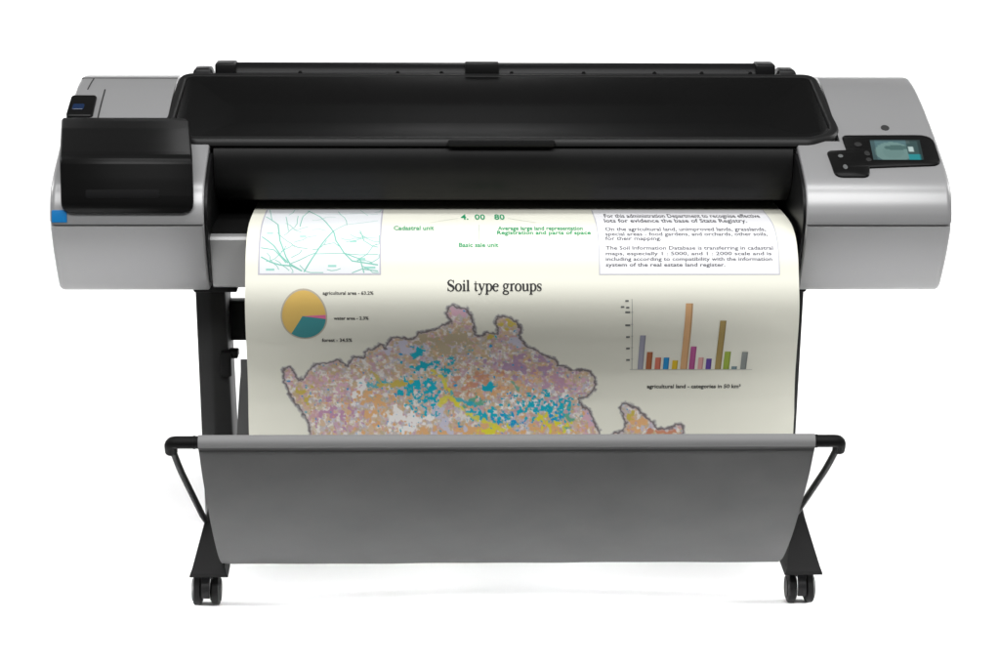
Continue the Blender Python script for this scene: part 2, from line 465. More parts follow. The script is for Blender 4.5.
# ------------------------------------------------ stand
for s in (-1, 1):
    c = .007
    xo = lambda a: c + s*a
    # leg: tapered, slightly splayed column
    bm = bmesh.new()
    q0 = [(xo(.622), .215), (xo(.592), .205), (xo(.562), .222), (xo(.562), .34), (xo(.622), .34)]
    q1 = [(xo(.612), .215), (xo(.584), .205), (xo(.546), .222), (xo(.546), .34), (xo(.612), .34)]
    A = [bm.verts.new((x, y, .642)) for x, y in q0]; B = [bm.verts.new((x, y, .09)) for x, y in q1]
    fs = [bm.faces.new(A), bm.faces.new(B)] + [bm.faces.new([A[i], A[(i+1) % 5], B[(i+1) % 5], B[i]]) for i in range(5)]
    bmesh.ops.bevel(bm, geom=list({e for f in fs for e in f.edges}), offset=.004, segments=2, profile=.5, affect='EDGES')
    leg = part('leg', bm, 'leg')
    bm = bmesh.new(); box(bm, min(xo(.624), xo(.535)), max(xo(.624), xo(.535)), .20, .35, .612, .6425, .004); part('leg_bracket', bm, 'rubber', leg)
    # foot: a wedge that rises to the leg, then a low beam running back
    bm = bmesh.new()
    secs = [(-.004, .0755, .083, .0385, .0365), (.002, .0755, .092, .0385, .033), (.105, .0755, .178, .036, .010), (.18, .0755, .205, .034, .012), (.35, .074, .205, .034, .014), (.42, .074, .16, .036, .02), (.62, .074, .10, .038, .03)]
    fx = -.580 if s < 0 else .614; wx = -.589 if s < 0 else .615
    rings = []
    for y, z0, z1, w0, w1 in secs:
        rings.append([bm.verts.new((fx+a, y, z)) for a, z in ((-w0, z0), (w0, z0), (w1, z1), (-w1, z1))])
    fs = [bm.faces.new(rings[0]), bm.faces.new(rings[-1])]
    for A, B in zip(rings, rings[1:]):
        fs += [bm.faces.new([A[i], A[(i+1) % 4], B[(i+1) % 4], B[i]]) for i in range(4)]
    part('foot', bm, 'rubber', smooth=25)
    for y in (.046, .585):
        bm = bmesh.new()
        lathe(bm, [(.060, .012), (.0765, .012)], (wx, y+.01, 0), 'z', 18)
        # hood over the twin wheels
        hood = arc((y, .0345), .0335, 20, 200, 14) + arc((y, .0345), .028, 200, 20, 14)
        extrude(bm, hood, wx-.0085, wx+.0085, 0, 0)
        cast = part('caster', bm, 'black')
        for k in (-1, 1):
            bm = bmesh.new()
            h = .0105
            lathe(bm, [(-h, .012), (-h, .0225), (-h+.002, .0235), (-h+.0025, .0285), (-h+.005, .031), (h-.005, .031), (h-.0025, .0285), (h-.002, .0235), (h, .0225), (h, .012)], (wx+k*.0185, y, .031), 'x', 36)
            part('wheel', bm, 'rubber', cast)
# cross beam between the legs
bm = bmesh.new(); box(bm, -.585, .599, .295, .335, .487, .571, .006); part('cross_beam', bm, 'leg')
# lever on the left leg
bm = bmesh.new()
extrude(bm, [(.195, .487), (.195, .47), (.203, .435), (.213, .434), (.222, .47), (.222, .487)], -.5655, -.5435, .003, .003)
box(bm, -.55, -.530, .205, .24, .472, .487, .003)
part('release_lever', bm, 'rubber')

# ------------------------------------------------ catch basket
bm = bmesh.new(); tube(bm, [(-.566, -.3, .4455), (.578, -.3, .4455)], .0105, 20); bar = part('basket_bar', bm, 'leg')
for s in (-1, 1):
    c = .004
    bm = bmesh.new()
    x0 = c + s*.555; x1 = c + s*.617
    tube(bm, [(x0, -.3, .4455), (x1, -.3, .4455), (c+s*.617, -.288, .425)], .0118, 18, bendr=.012)
    lathe(bm, [(-.004, .008), (-.002, .0125), (.002, .0125), (.004, .008)], (c+s*.573, -.3, .4455), 'x', 18)
    part('corner_joint', bm, 'rubber', bar)
    bm = bmesh.new()
    tube(bm, [(c+s*.616, -.294, .436), (c+s*.612, -.20, .362), (c+s*.598, .065, .178), (c+s*.592, .13, .14)], .0063, 14, bendr=.05)
    part('strut', bm, 'rubber')
# fabric: sleeve round the bar, front panel down and back, then the hidden rear panel up to the cross beam
FX0, FX1 = -.5615, .5735
sleeve = [(-.3+.0135*math.cos(a), .4455+.0135*math.sin(a)) for a in np.linspace(R(-90), R(270), 28)]
front = catmull([(-.3115, .440), (-.306, .425), (-.272, .370), (-.210, .294), (-.135, .212), (-.050, .136), (.012, .099), (.05, .086), (.075, .082), (.105, .090), (.14, .14), (.165, .25), (.185, .36), (.198, .44), (.202, .472)], 5)
bm = bmesh.new()
def sheet(prof, nx=60, sag=0., tap=None):
    rows = []
    for j, (y, z) in enumerate(prof):
        row = []
        for i in range(nx+1):
            u = i/nx; x = FX0+(FX1-FX0)*u
            k = j/len(prof)
            if tap: x = FX0 + (FX1-FX0)*(u + tap(k)*(.5-u)*2)
            w = sag*math.sin(PI*min(1, k*1.6))
            wob = w*(.5*math.sin(u*19+1.3*k*5)+.35*math.sin(u*41-k*9)+.6*math.sin(u*7.3))
            row.append(bm.verts.new((x, y+wob*.6, z-wob*.4)))
        rows.append(row)
    for A, B in zip(rows, rows[1:]):
        for i in range(nx): bm.faces.new([A[i], A[i+1], B[i+1], B[i]])
sheet(front, sag=.0045, tap=lambda k: .010*min(1, k*1.7) + .0225*min(1, max(0, (k-.62)/.3)))
fab = part('basket_fabric', bm, 'fabric', smooth=80)
bm = bmesh.new(); sheet(sleeve, nx=20)
part('hem_sleeve', bm, 'hem', fab, smooth=80)
bm = bmesh.new()
tube(bm, [(FX0+.002, -.3085, .4315), (FX1-.002, -.3085, .4315)], .0028, 8)
part('hem_seam', bm, 'leg', fab)

# ------------------------------------------------------------------ the printed sheet
PAPER = catmull([(0.34, 0.775), (0.22, 0.778), (0.12, 0.779), (0.06, 0.774), (0.015, 0.758), (-0.015, 0.73), (-0.03, 0.7), (-0.0401, 0.675), (-0.0423, 0.65), (-0.0377, 0.625), (-0.0278, 0.6), (-0.0142, 0.575), (0.0008, 0.55), (0.0285, 0.5), (0.0422, 0.47),
 (0.0544, 0.43), (0.0592, 0.4), (0.062, 0.36), (0.063, 0.3), (0.0665, 0.2)], 10)
PP = Profile(PAPER, 1)
if PP.n[3][1] < 0: PP = Profile(PAPER, -1)
SX0, SX1 = -.492, .5765
sheet_o = empty('printed_map_sheet', (.04, .1, .779))
sheet_o['label'] = 'cream printed sheet with soil map and charts hanging from the plotter into its basket'
sheet_o['category'] = 'map print'
SO = (-.04, -.1, -.779)
def spart(name, bm, m, parent=None, smooth=60):
    bmesh.ops.translate(bm, verts=bm.verts[:], vec=SO)
    return link(name, bm, m, parent or sheet_o, smooth)
bm = bmesh.new(); rows = []
ss = np.linspace(0, PP.s[-1], 150)
for off in (0, -.0004):
    rows.append([[bm.verts.new(PP.at(x, s, off)) for x in np.linspace(SX0-.007*min(1, max(0, (s-.43)/.3)), SX1+.016*min(1, max(0, (s-.43)/.3)), 25)] for s in ss])
for L in rows:
    for A, B in zip(L, L[1:]):
        for i in range(24): bm.faces.new([A[i], A[i+1], B[i+1], B[i]])
for i in (0, 24):
    for j in range(149): bm.faces.new([rows[0][j][i], rows[0][j+1][i], rows[1][j+1][i], rows[1][j][i]])
for j in (0, 149):
    for i in range(24): bm.faces.new([rows[0][j][i], rows[0][j][i+1], rows[1][j][i+1], rows[1][j][i]])
spart('paper', bm, 'paper')

class Ink:
    """flat printed shapes in sheet coordinates (x, t), each with its ink colour, bent onto the paper"""
    def __init__(self): self.bm = bmesh.new(); self.lay = self.bm.verts.layers.float_color.new('Ink'); self.k = 0
    def poly(self, pts, c, off=None, step=.006):
        self.k += 1
        off = off if off is not None else .0006 + 2.5e-6*(self.k % 60)
        tmp = bmesh.new()
        try: tmp.faces.new([tmp.verts.new((x, t, 0)) for x, t in pts])
        except ValueError: tmp.free(); return
        t0 = min(p[1] for p in pts); t1 = max(p[1] for p in pts)
        for q in range(math.floor(t0/step)+1, math.floor(t1/step)+1):
            bmesh.ops.bisect_plane(tmp, geom=tmp.verts[:]+tmp.edges[:]+tmp.faces[:], plane_co=(0, q*step, 0), plane_no=(0, 1, 0), dist=1e-7)
        vm = {}
        for v in tmp.verts:
            w = self.bm.verts.new(PP.at(v.co.x, v.co.y, off)); w[self.lay] = (*c, 1); vm[v] = w
        for f in tmp.faces: self.bm.faces.new([vm[v] for v in f.verts])
        tmp.free()
    def rect(self, x0, x1, t0, t1, c, off=None): self.poly([(x0, t0), (x1, t0), (x1, t1), (x0, t1)], c, off)
    def line(self, pts, w, c, off=None):
        """pen stroke; w is one width or one per point"""
        n = len(pts); ws = w if isinstance(w, (list, tuple)) else [w]*n
        L = []; Rr = []
        for i in range(n):
            a = Vector(pts[max(i-1, 0)]); b = Vector(pts[min(i+1, n-1)]); d = (b-a)
            if d.length < 1e-9: d = Vector((1, 0))
            d.normalize(); nn = Vector((-d.y, d.x))*ws[i]/2; p = Vector(pts[i])
            L.append(p+nn); Rr.append(p-nn)
        for i in range(n-1):
            self.poly([tuple(L[i]), tuple(L[i+1]), tuple(Rr[i+1]), tuple(Rr[i])], c, off)
    def text(self, body, x0, x1, tb, h, c):
        """built-in lettering fitted between x0 and x1, baseline tb, capital height h"""
        cu = bpy.data.curves.new('lettering', 'FONT'); cu.body = body; cu.size = 1; cu.resolution_u = 2; cu.offset = .019
        o = bpy.data.objects.new('lettering', cu); COL.objects.link(o)
        dg = bpy.context.evaluated_depsgraph_get()
        me = bpy.data.meshes.new_from_object(o.evaluated_get(dg))
        xs = [v.co.x for v in me.vertices]; a, b = min(xs), max(xs)
        self.k += 1
        off = .0006 + 2.5e-6*(self.k % 60)
        tmp = bmesh.new(); tmp.from_mesh(me)
        for v in tmp.verts: v.co = (x0+(v.co.x-a)/(b-a)*(x1-x0), tb - v.co.y/.7*h, 0)
        ts = [v.co.y for v in tmp.verts]; t0, t1 = min(ts), max(ts)
        for q in range(math.floor(t0/.004)+1, math.floor(t1/.004)+1):
            bmesh.ops.bisect_plane(tmp, geom=tmp.verts[:]+tmp.edges[:]+tmp.faces[:], plane_co=(0, q*.004, 0), plane_no=(0, 1, 0), dist=1e-7)
        vm = {}
        for v in tmp.verts:
            w = self.bm.verts.new(PP.at(v.co.x, v.co.y, off)); w[self.lay] = (*c, 1); vm[v] = w
        for f in tmp.faces: self.bm.faces.new([vm[v] for v in f.verts])
        tmp.free()
        bpy.data.objects.remove(o); bpy.data.curves.remove(cu); bpy.data.meshes.remove(me)
    def done(self, name): return spart(name, self.bm, 'ink', smooth=60)

GREEN = (.015, .31, .13); BLACK = (.03, .03, .03); GREY = (.45, .45, .47)

# river map, top left
D = {'frame': (-0.4675, -0.2312, 0.1104, 0.4034),
 'labels': [(-0.4537, 0.3029, 0.012), (-0.3332, 0.3838, 0.016), (-0.4522, 0.3909, 0.016), (-0.2918, 0.3294, 0.013), (-0.264, 0.387, 0.022), (-0.2756, 0.3696, 0.014), (-0.3891, 0.3138, 0.012)],
 'lines': [([(-0.4628, 0.1963), (-0.4347, 0.2639), (-0.4271, 0.3294), (-0.4142, 0.3674), (-0.4062, 0.3818), (-0.3831, 0.3956)], 0.0025919999999999997),
           ([(-0.3792, 0.3975), (-0.3679, 0.3778), (-0.3567, 0.3587), (-0.3347, 0.3172), (-0.3239, 0.2946)], 0.0025919999999999997),
           ([(-0.3831, 0.1281), (-0.3557, 0.1961), (-0.3368, 0.2638), (-0.3236, 0.3028), (-0.3189, 0.3294), (-0.3028, 0.3587), (-0.2871, 0.3758), (-0.237, 0.3838)], 0.0025919999999999997),
           ([(-0.4625, 0.3172), (-0.4381, 0.3424), (-0.4239, 0.3652), (-0.4101, 0.3798)], 0.0025919999999999997), ([(-0.4629, 0.3472), (-0.4377, 0.3519), (-0.4258, 0.3652), (-0.4139, 0.3798)], 0.002016),
           ([(-0.4622, 0.3674), (-0.4447, 0.3778), (-0.4254, 0.3838), (-0.4024, 0.3858), (-0.3831, 0.3956)], 0.0025919999999999997), ([(-0.3566, 0.3609), (-0.3105, 0.3596), (-0.2719, 0.3631), (-0.2372, 0.3618)], 0.0014399999999999999),
           ([(-0.4231, 0.1962), (-0.4126, 0.2947), (-0.3941, 0.2903), (-0.3754, 0.2755)], 0.0014399999999999999), ([(-0.391, 0.2755), (-0.3894, 0.1962), (-0.3791, 0.1281)], 0.0018),
           ([(-0.3573, 0.163), (-0.3168, 0.1743), (-0.2775, 0.1559), (-0.241, 0.1741)], 0.00108), ([(-0.3239, 0.2946), (-0.3016, 0.2638), (-0.2667, 0.2499), (-0.2396, 0.2336)], 0.0015840000000000001),
           ([(-0.2995, 0.3321), (-0.2802, 0.3282), (-0.2649, 0.3203), (-0.2377, 0.3222)], 0.0014399999999999999), ([(-0.2733, 0.2946), (-0.2647, 0.3294), (-0.249, 0.3424), (-0.2374, 0.3458)], 0.0018),
           ([(-0.3028, 0.3587), (-0.2834, 0.3674), (-0.2718, 0.3717), (-0.2639, 0.3994)], 0.00216), ([(-0.4603, 0.1184), (-0.4484, 0.2339), (-0.4347, 0.2639)], 0.0014399999999999999),
           ([(-0.287, 0.3994), (-0.2678, 0.3917), (-0.237, 0.3956)], 0.0018), ([(-0.3417, 0.34), (-0.3226, 0.3348), (-0.3107, 0.3449)], 0.0014399999999999999),
           ([(-0.4062, 0.3818), (-0.3872, 0.3737), (-0.3681, 0.3631), (-0.3567, 0.3587)], 0.0015840000000000001), ([(-0.3669, 0.2902), (-0.3515, 0.2875), (-0.3395, 0.2947)], 0.0012959999999999998),
           ([(-0.2787, 0.1184), (-0.2606, 0.1852), (-0.2412, 0.1628)], 0.00108), ([(-0.4184, 0.1801), (-0.412, 0.1545), (-0.4098, 0.1184), (-0.4056, 0.1184), (-0.4024, 0.1184)], 0.0014),
           ([(-0.2479, 0.1478), (-0.2386, 0.1391), (-0.2352, 0.1184), (-0.2352, 0.1184), (-0.2352, 0.1184), (-0.2352, 0.1184)], 0.0014),
           ([(-0.2785, 0.3734), (-0.2694, 0.3751), (-0.2602, 0.375), (-0.2515, 0.3779), (-0.2452, 0.3838)], 0.0014),
           ([(-0.2756, 0.3007), (-0.2688, 0.3114), (-0.2621, 0.3209), (-0.2537, 0.3265), (-0.2452, 0.3314), (-0.2359, 0.3319)], 0.0014),
           ([(-0.2553, 0.3809), (-0.2468, 0.3777), (-0.2393, 0.373), (-0.2352, 0.3697), (-0.2352, 0.3648), (-0.2352, 0.3619)], 0.0014),
           ([(-0.4197, 0.3128), (-0.4132, 0.3031), (-0.4082, 0.2898), (-0.4011, 0.2788), (-0.3976, 0.2582), (-0.3989, 0.2264), (-0.3993, 0.1878)], 0.0014),
           ([(-0.3999, 0.334), (-0.3916, 0.3296), (-0.3827, 0.327), (-0.3757, 0.3194), (-0.3668, 0.3162), (-0.3576, 0.3146)], 0.0014),
           ([(-0.3693, 0.2302), (-0.3598, 0.2308), (-0.3512, 0.2209), (-0.3434, 0.2039), (-0.3342, 0.1991), (-0.3245, 0.2026)], 0.0014), ([(-0.4003, 0.3417), (-0.3919, 0.3462), (-0.3828, 0.3477), (-0.3735, 0.3488)], 0.0014),
           ([(-0.4512, 0.3585), (-0.4456, 0.3656), (-0.4439, 0.374), (-0.4382, 0.3805), (-0.4312, 0.3857), (-0.4276, 0.3929)], 0.0014), ([(-0.2916, 0.3098), (-0.2836, 0.3174), (-0.2746, 0.321), (-0.2655, 0.3238)], 0.0014),
           ([(-0.4332, 0.303), (-0.4268, 0.3144), (-0.4197, 0.3234), (-0.4124, 0.3311), (-0.4044, 0.337), (-0.3983, 0.3447)], 0.0014), ([(-0.2419, 0.34), (-0.2352, 0.3381), (-0.2352, 0.3333), (-0.2352, 0.3242), (-0.2352, 0.3115)], 0.0014),
           ([(-0.4237, 0.3556), (-0.4162, 0.3506), (-0.4082, 0.3461), (-0.4012, 0.34)], 0.0014), ([(-0.4523, 0.377), (-0.4433, 0.3752), (-0.4354, 0.3711), (-0.4293, 0.3648), (-0.4236, 0.358), (-0.418, 0.351), (-0.4147, 0.3423)], 0.0014),
           ([(-0.3635, 0.3514), (-0.3544, 0.3502), (-0.3469, 0.3449), (-0.3409, 0.3375), (-0.337, 0.3278)], 0.0014), ([(-0.4201, 0.2544), (-0.4111, 0.2669), (-0.4042, 0.2835), (-0.3964, 0.2952), (-0.3873, 0.3003)], 0.0014),
           ([(-0.3352, 0.393), (-0.3263, 0.395), (-0.3171, 0.394), (-0.3088, 0.3907)], 0.0014), ([(-0.2686, 0.3852), (-0.2607, 0.3894), (-0.2528, 0.3933), (-0.2472, 0.3987), (-0.2405, 0.3987), (-0.2352, 0.3987)], 0.0014),
           ([(-0.413, 0.3727), (-0.4077, 0.3794), (-0.4062, 0.3872), (-0.4011, 0.3938), (-0.4001, 0.3987), (-0.4034, 0.3987)], 0.0014), ([(-0.3219, 0.1374), (-0.3151, 0.1758), (-0.307, 0.205), (-0.3016, 0.2377), (-0.2997, 0.2666)], 0.0014),
           ([(-0.3106, 0.3212), (-0.3018, 0.3257), (-0.2925, 0.3268), (-0.2841, 0.3221), (-0.2748, 0.3224), (-0.2666, 0.3167), (-0.2574, 0.3155)], 0.0014),
           ([(-0.4348, 0.3738), (-0.4269, 0.3781), (-0.4213, 0.3845), (-0.4139, 0.3892), (-0.4075, 0.3949)], 0.0014),
           ([(-0.3876, 0.3842), (-0.3819, 0.3904), (-0.3757, 0.3962), (-0.3673, 0.3987), (-0.3598, 0.3987), (-0.3508, 0.3987), (-0.342, 0.3987)], 0.0014), ([(-0.404, 0.369), (-0.3963, 0.3645), (-0.3884, 0.36), (-0.3838, 0.3523)], 0.0014),
           ([(-0.2765, 0.3761), (-0.2706, 0.3698), (-0.2629, 0.3651), (-0.2563, 0.359), (-0.2517, 0.3512), (-0.2472, 0.343), (-0.2395, 0.3375)], 0.0014)]}
k = Ink()
x0, x1, t0, t1 = D['frame']
k.rect(x0, x1, t0, t1, (.47, .46, .52), .00035)
k.rect(x0+.003, x1-.003, t0+.006, t1-.003, (.74, .76, .78), .0005)
for pts, w in D['lines']: k.line(pts, w, (.20, .50, .41))
for x, t, L in D['labels']: k.rect(x, x+L, t, t+.004, (.30, .60, .52))
k.done('river_map')

# text panel, top right
D = {'frame': (0.1893, 0.5402, 0.1143, 0.4037),
 'rows': [('For this administration Department to recognise effective', 0.2106, 0.5226, 0.204, 0.0382), ('lots for evidence the base of State Registry.', 0.2075, 0.4904, 0.2472, 0.0303),
          ('On the agricultural land, unimproved lands, grasslands,', 0.2059, 0.5212, 0.2948, 0.0167), ('special areas - food gardens, and orchards, other soils,', 0.2047, 0.5224, 0.3134, 0.0131),
          ('for their mapping.', 0.2039, 0.3133, 0.3274, 0.011), ('The Soil Information Database is transferring in cadastral', 0.2037, 0.5289, 0.3514, 0.0083),
          ('maps, especially 1 : 5000, and 1 : 2000 scale and is', 0.2032, 0.525, 0.3638, 0.0078), ('including according to compatibility with the information', 0.2029, 0.5256, 0.3755, 0.0075),
          ('system of the real estate land register.', 0.2027, 0.4342, 0.3869, 0.007)]}
k = Ink()
x0, x1, t0, t1 = D['frame']
k.rect(x0, x1, t0, t1, (.52, .52, .56), .00035)
k.rect(x0+.0022, x1-.0022, t0+.004, t1-.0022, (.80, .80, .82), .0005)
for body, a, b, tb, h in D['rows']: k.text(body, a, b, tb, h, (.06, .06, .07))
k.done('text_panel')

# green headings
for body, a, b, tb, h in [('Cadastral unit', -0.2079, -0.1291, 0.2911, 0.0201), ('4.  00   80', -0.0756, 0.0116, 0.2228, 0.0536), ('Average large land representation', -0.0041, 0.1623, 0.291, 0.0179),
 ('Registration and parts of space', -0.0061, 0.1769, 0.3087, 0.0142), ('Basic sale unit', -0.0808, -0.0045, 0.3449, 0.0101)]:
    k = Ink(); k.text(body, a, b, tb, h, GREEN); k.done('green_heading')
for pts in [[(-0.0407, 0.2636), (-0.0418, 0.3264)], [(-0.137, 0.2498), (-0.0814, 0.2117)], [(0.0179, 0.2115), (0.072, 0.2495)]]:
    k = Ink(); k.line(pts, .0014, (.50, .56, .47)); k.done('leader_line')

# pie chart
D = {'c': (-0.3801, 0.4869, 0.0434, 0.0553), 'rows': [('agricultural area - 63.2%', -0.3431, -0.2456, 0.4414, 0.0063), ('water area - 2.3%', -0.3229, -0.2556, 0.4942, 0.0073), ('forest - 34.5%', -0.3473, -0.2889, 0.5519, 0.0093)]}
k = Ink(); cx, ct, rx, rt = D['c']
def ell(a0, a1, f=1., n=40): return [(cx+rx*f*math.cos(R(a)), ct-rt*f*math.sin(R(a))) for a in np.linspace(a0, a1, n)]
k.poly(ell(0, 351, 1.035), (.50, .45, .36), .00035)
hub = (cx-.003, ct-.001)
k.poly([hub] + ell(4, 232, .97), (.70, .47, .13)); k.poly([hub] + ell(232, 354, .97), (.05, .26, .28)); k.poly([hub] + ell(354, 364, .97, 8), (.70, .16, .33))
for body, a, b, tb, h in D['rows']: k.text(body, a, b, tb, h, BLACK)
k.done('pie_chart')

# bar chart
D = {'axes': [[(0.2528, 0.4502), (0.2621, 0.6276)], [(0.2577, 0.6282), (0.501, 0.6287)], [(0.2519, 0.4777), (0.2562, 0.4777)], [(0.2533, 0.5063), (0.2576, 0.5063)], [(0.255, 0.5371), (0.2594, 0.5371)], [(0.2569, 0.5689), (0.2613, 0.5689)],
          [(0.2588, 0.6002), (0.2631, 0.6002)]],
 'bars': [(0.273, 0.2839, 0.5353, 0.6276, (0.34, 0.34, 0.42)), (0.2892, 0.3006, 0.581, 0.6276, (0.42, 0.14, 0.06)), (0.3067, 0.3181, 0.5961, 0.6277, (0.62, 0.18, 0.12)), (0.3233, 0.3343, 0.5961, 0.6277, (0.02, 0.25, 0.55)),
          (0.3409, 0.3518, 0.6039, 0.6277, (0.68, 0.47, 0.03)), (0.3575, 0.3715, 0.4591, 0.6278, (0.64, 0.38, 0.19)), (0.3746, 0.386, 0.5661, 0.6278, (0.42, 0.09, 0.26)), (0.3921, 0.4022, 0.5962, 0.6278, (0.68, 0.36, 0.34)),
          (0.4079, 0.4184, 0.5993, 0.6279, (0.12, 0.06, 0.32)), (0.4263, 0.4386, 0.4973, 0.6279, (0.36, 0.26, 0.09)), (0.4425, 0.4548, 0.5801, 0.6279, (0.32, 0.42, 0.06)), (0.4592, 0.4702, 0.6203, 0.628, (0.18, 0.26, 0.28)),
          (0.4768, 0.4886, 0.5813, 0.628, (0.22, 0.24, 0.23))],
 'marks': [(0.24, 0.2465, 0.4523, 0.4559), (0.2318, 0.2383, 0.4645, 0.4682), (0.2421, 0.2482, 0.4659, 0.4696), (0.2407, 0.2503, 0.4758, 0.4797), (0.2421, 0.2518, 0.5063, 0.5107), (0.2455, 0.2527, 0.5371, 0.542),
           (0.2474, 0.2546, 0.5689, 0.5737), (0.2492, 0.2564, 0.6002, 0.605)],
 'rows': [('agricultural land - categories in 50 km²', 0.2943, 0.4813, 0.6748, 0.0089)]}
k = Ink()
for x0, x1, t0, t1, c in D['bars']:
    k.rect(x0, x1, t0, t1, c)
    k.rect(x1-(x1-x0)*.22, x1, t0, t1, tuple(q*.72 for q in c))
for x0, x1, t0, t1 in D['marks']: k.rect(x0, x1, t0, t1, (.16, .17, .16))
for pts in D['axes']: k.line(pts, .001, (.35, .36, .35))
for body, a, b, tb, h in D['rows']: k.text(body, a, b, tb, h, BLACK)
k.done('bar_chart')

# title in pen-drawn serif lettering
def ring_pts(cx, cy, rx, ry, a0, a1, thick, thin, n=18):
    P = []; Wd = []
    for a in np.linspace(R(a0), R(a1), n):
        P.append((cx+rx*math.cos(a), cy+ry*math.sin(a))); Wd.append(thin+(thick-thin)*abs(math.cos(a))**1.3)
    return P, Wd
T_, t_ = .10, .045
def stem(x, y0, y1, foot=True, flag=True):
    s = [([(x, y0), (x, y1)], T_)]
    if foot: s.append(([(x-.12, y0+.015), (x+.12, y0+.015)], t_))
    if flag: s.append(([(x-.11, y1-.045), (x, y1-.015)], t_))
    return s
GL = {
 'o': (.50, [ring_pts(.24, .225, .19, .225, 0, 360, T_, t_)]),
 'i': (.28, stem(.14, 0, .46) + [([(.09, .62), (.19, .62)], .10)]),
 'l': (.28, stem(.14, 0, .69)),
 't': (.31, [([(.13, .62), (.13, .08)], [.04, T_]), ([(.13, .08), (.16, .02), (.22, .015), (.29, .06)], [T_, .08, .05, .03]), ([(.01, .44), (.28, .44)], t_)]),
 'y': (.50, [([(.09, .45), (.26, .04)], T_), ([(.43, .45), (.25, 0), (.17, -.17), (.09, -.21), (.02, -.17)], [t_, t_, .05, .06, .07]), ([(0, .445), (.19, .445)], t_), ([(.33, .445), (.5, .445)], t_)]),
 'p': (.52, stem(.12, -.21, .46) + [ring_pts(.27, .225, .18, .225, -150, 150, T_, t_)]),
 'e': (.45, [ring_pts(.23, .225, .18, .225, 20, 320, T_, t_), ([(.06, .27), (.40, .27)], t_), ([(.40, .27), (.40, .31)], .05)]),
 'g': (.50, [ring_pts(.21, .31, .14, .145, 0, 360, .085, t_), ring_pts(.22, -.10, .19, .105, 0, 360, .07, .05), ([(.12, .19), (.08, .10), (.14, .03), (.33, -.01)], [.04, .06, .07, .07]), ([(.33, .42), (.47, .43)], .06)]),
 'r': (.36, stem(.12, 0, .46) + [([(.13, .32), (.2, .42), (.28, .445), (.33, .41)], [.04, .05, .08, .09])]),
 'u': (.53, stem(.11, .1, .46, foot=False) + [([(.11, .1), (.15, .03), (.22, .01), (.31, .04), (.38, .1)], [T_, .08, .055, .05, .04])] + stem(.40, .02, .46, foot=False) + [([(.40, .02), (.5, .02)], .045)]),
 's': (.38, [([(.32, .34), (.28, .43), (.19, .45), (.09, .41), (.06, .34), (.12, .26), (.25, .20), (.31, .12), (.28, .04), (.18, .005), (.08, .03), (.04, .12)], [.03, .04, .045, .06, .08, .1, .1, .08, .06, .045, .04, .03]), ([(.32, .31), (.32, .45)], .035), ([(.045, .02), (.045, .15)], .035)]),
 'S': (.57, [([(.47, .5), (.41, .63), (.28, .69), (.14, .64), (.08, .53), (.13, .42), (.28, .35), (.43, .27), (.48, .16), (.41, .04), (.27, -.01), (.13, .04), (.06, .19)], [.03, .045, .05, .07, .1, .12, .13, .12, .1, .07, .05, .045, .03]), ([(.47, .48), (.47, .69)], .04), ([(.065, 0), (.065, .21)], .04)]),
 ' ': (.27, []),
}
D = (-0.1042, 0.0789, 0.4347, 0.0214)
k = Ink(); adv = sum(GL[ch][0] for ch in 'Soil type groups'); sx = (D[1]-D[0])/adv; st = D[3]/.69
x = D[0]
for ch in 'Soil type groups':
    for pts, w in GL[ch][1]:
        w2 = [q*sx*1.4 for q in w] if isinstance(w, list) else w*sx*1.4
        k.line([(x+p[0]*sx, D[2]-p[1]*st) for p in pts], w2, BLACK)
    x += GL[ch][0]*sx
k.done('title')

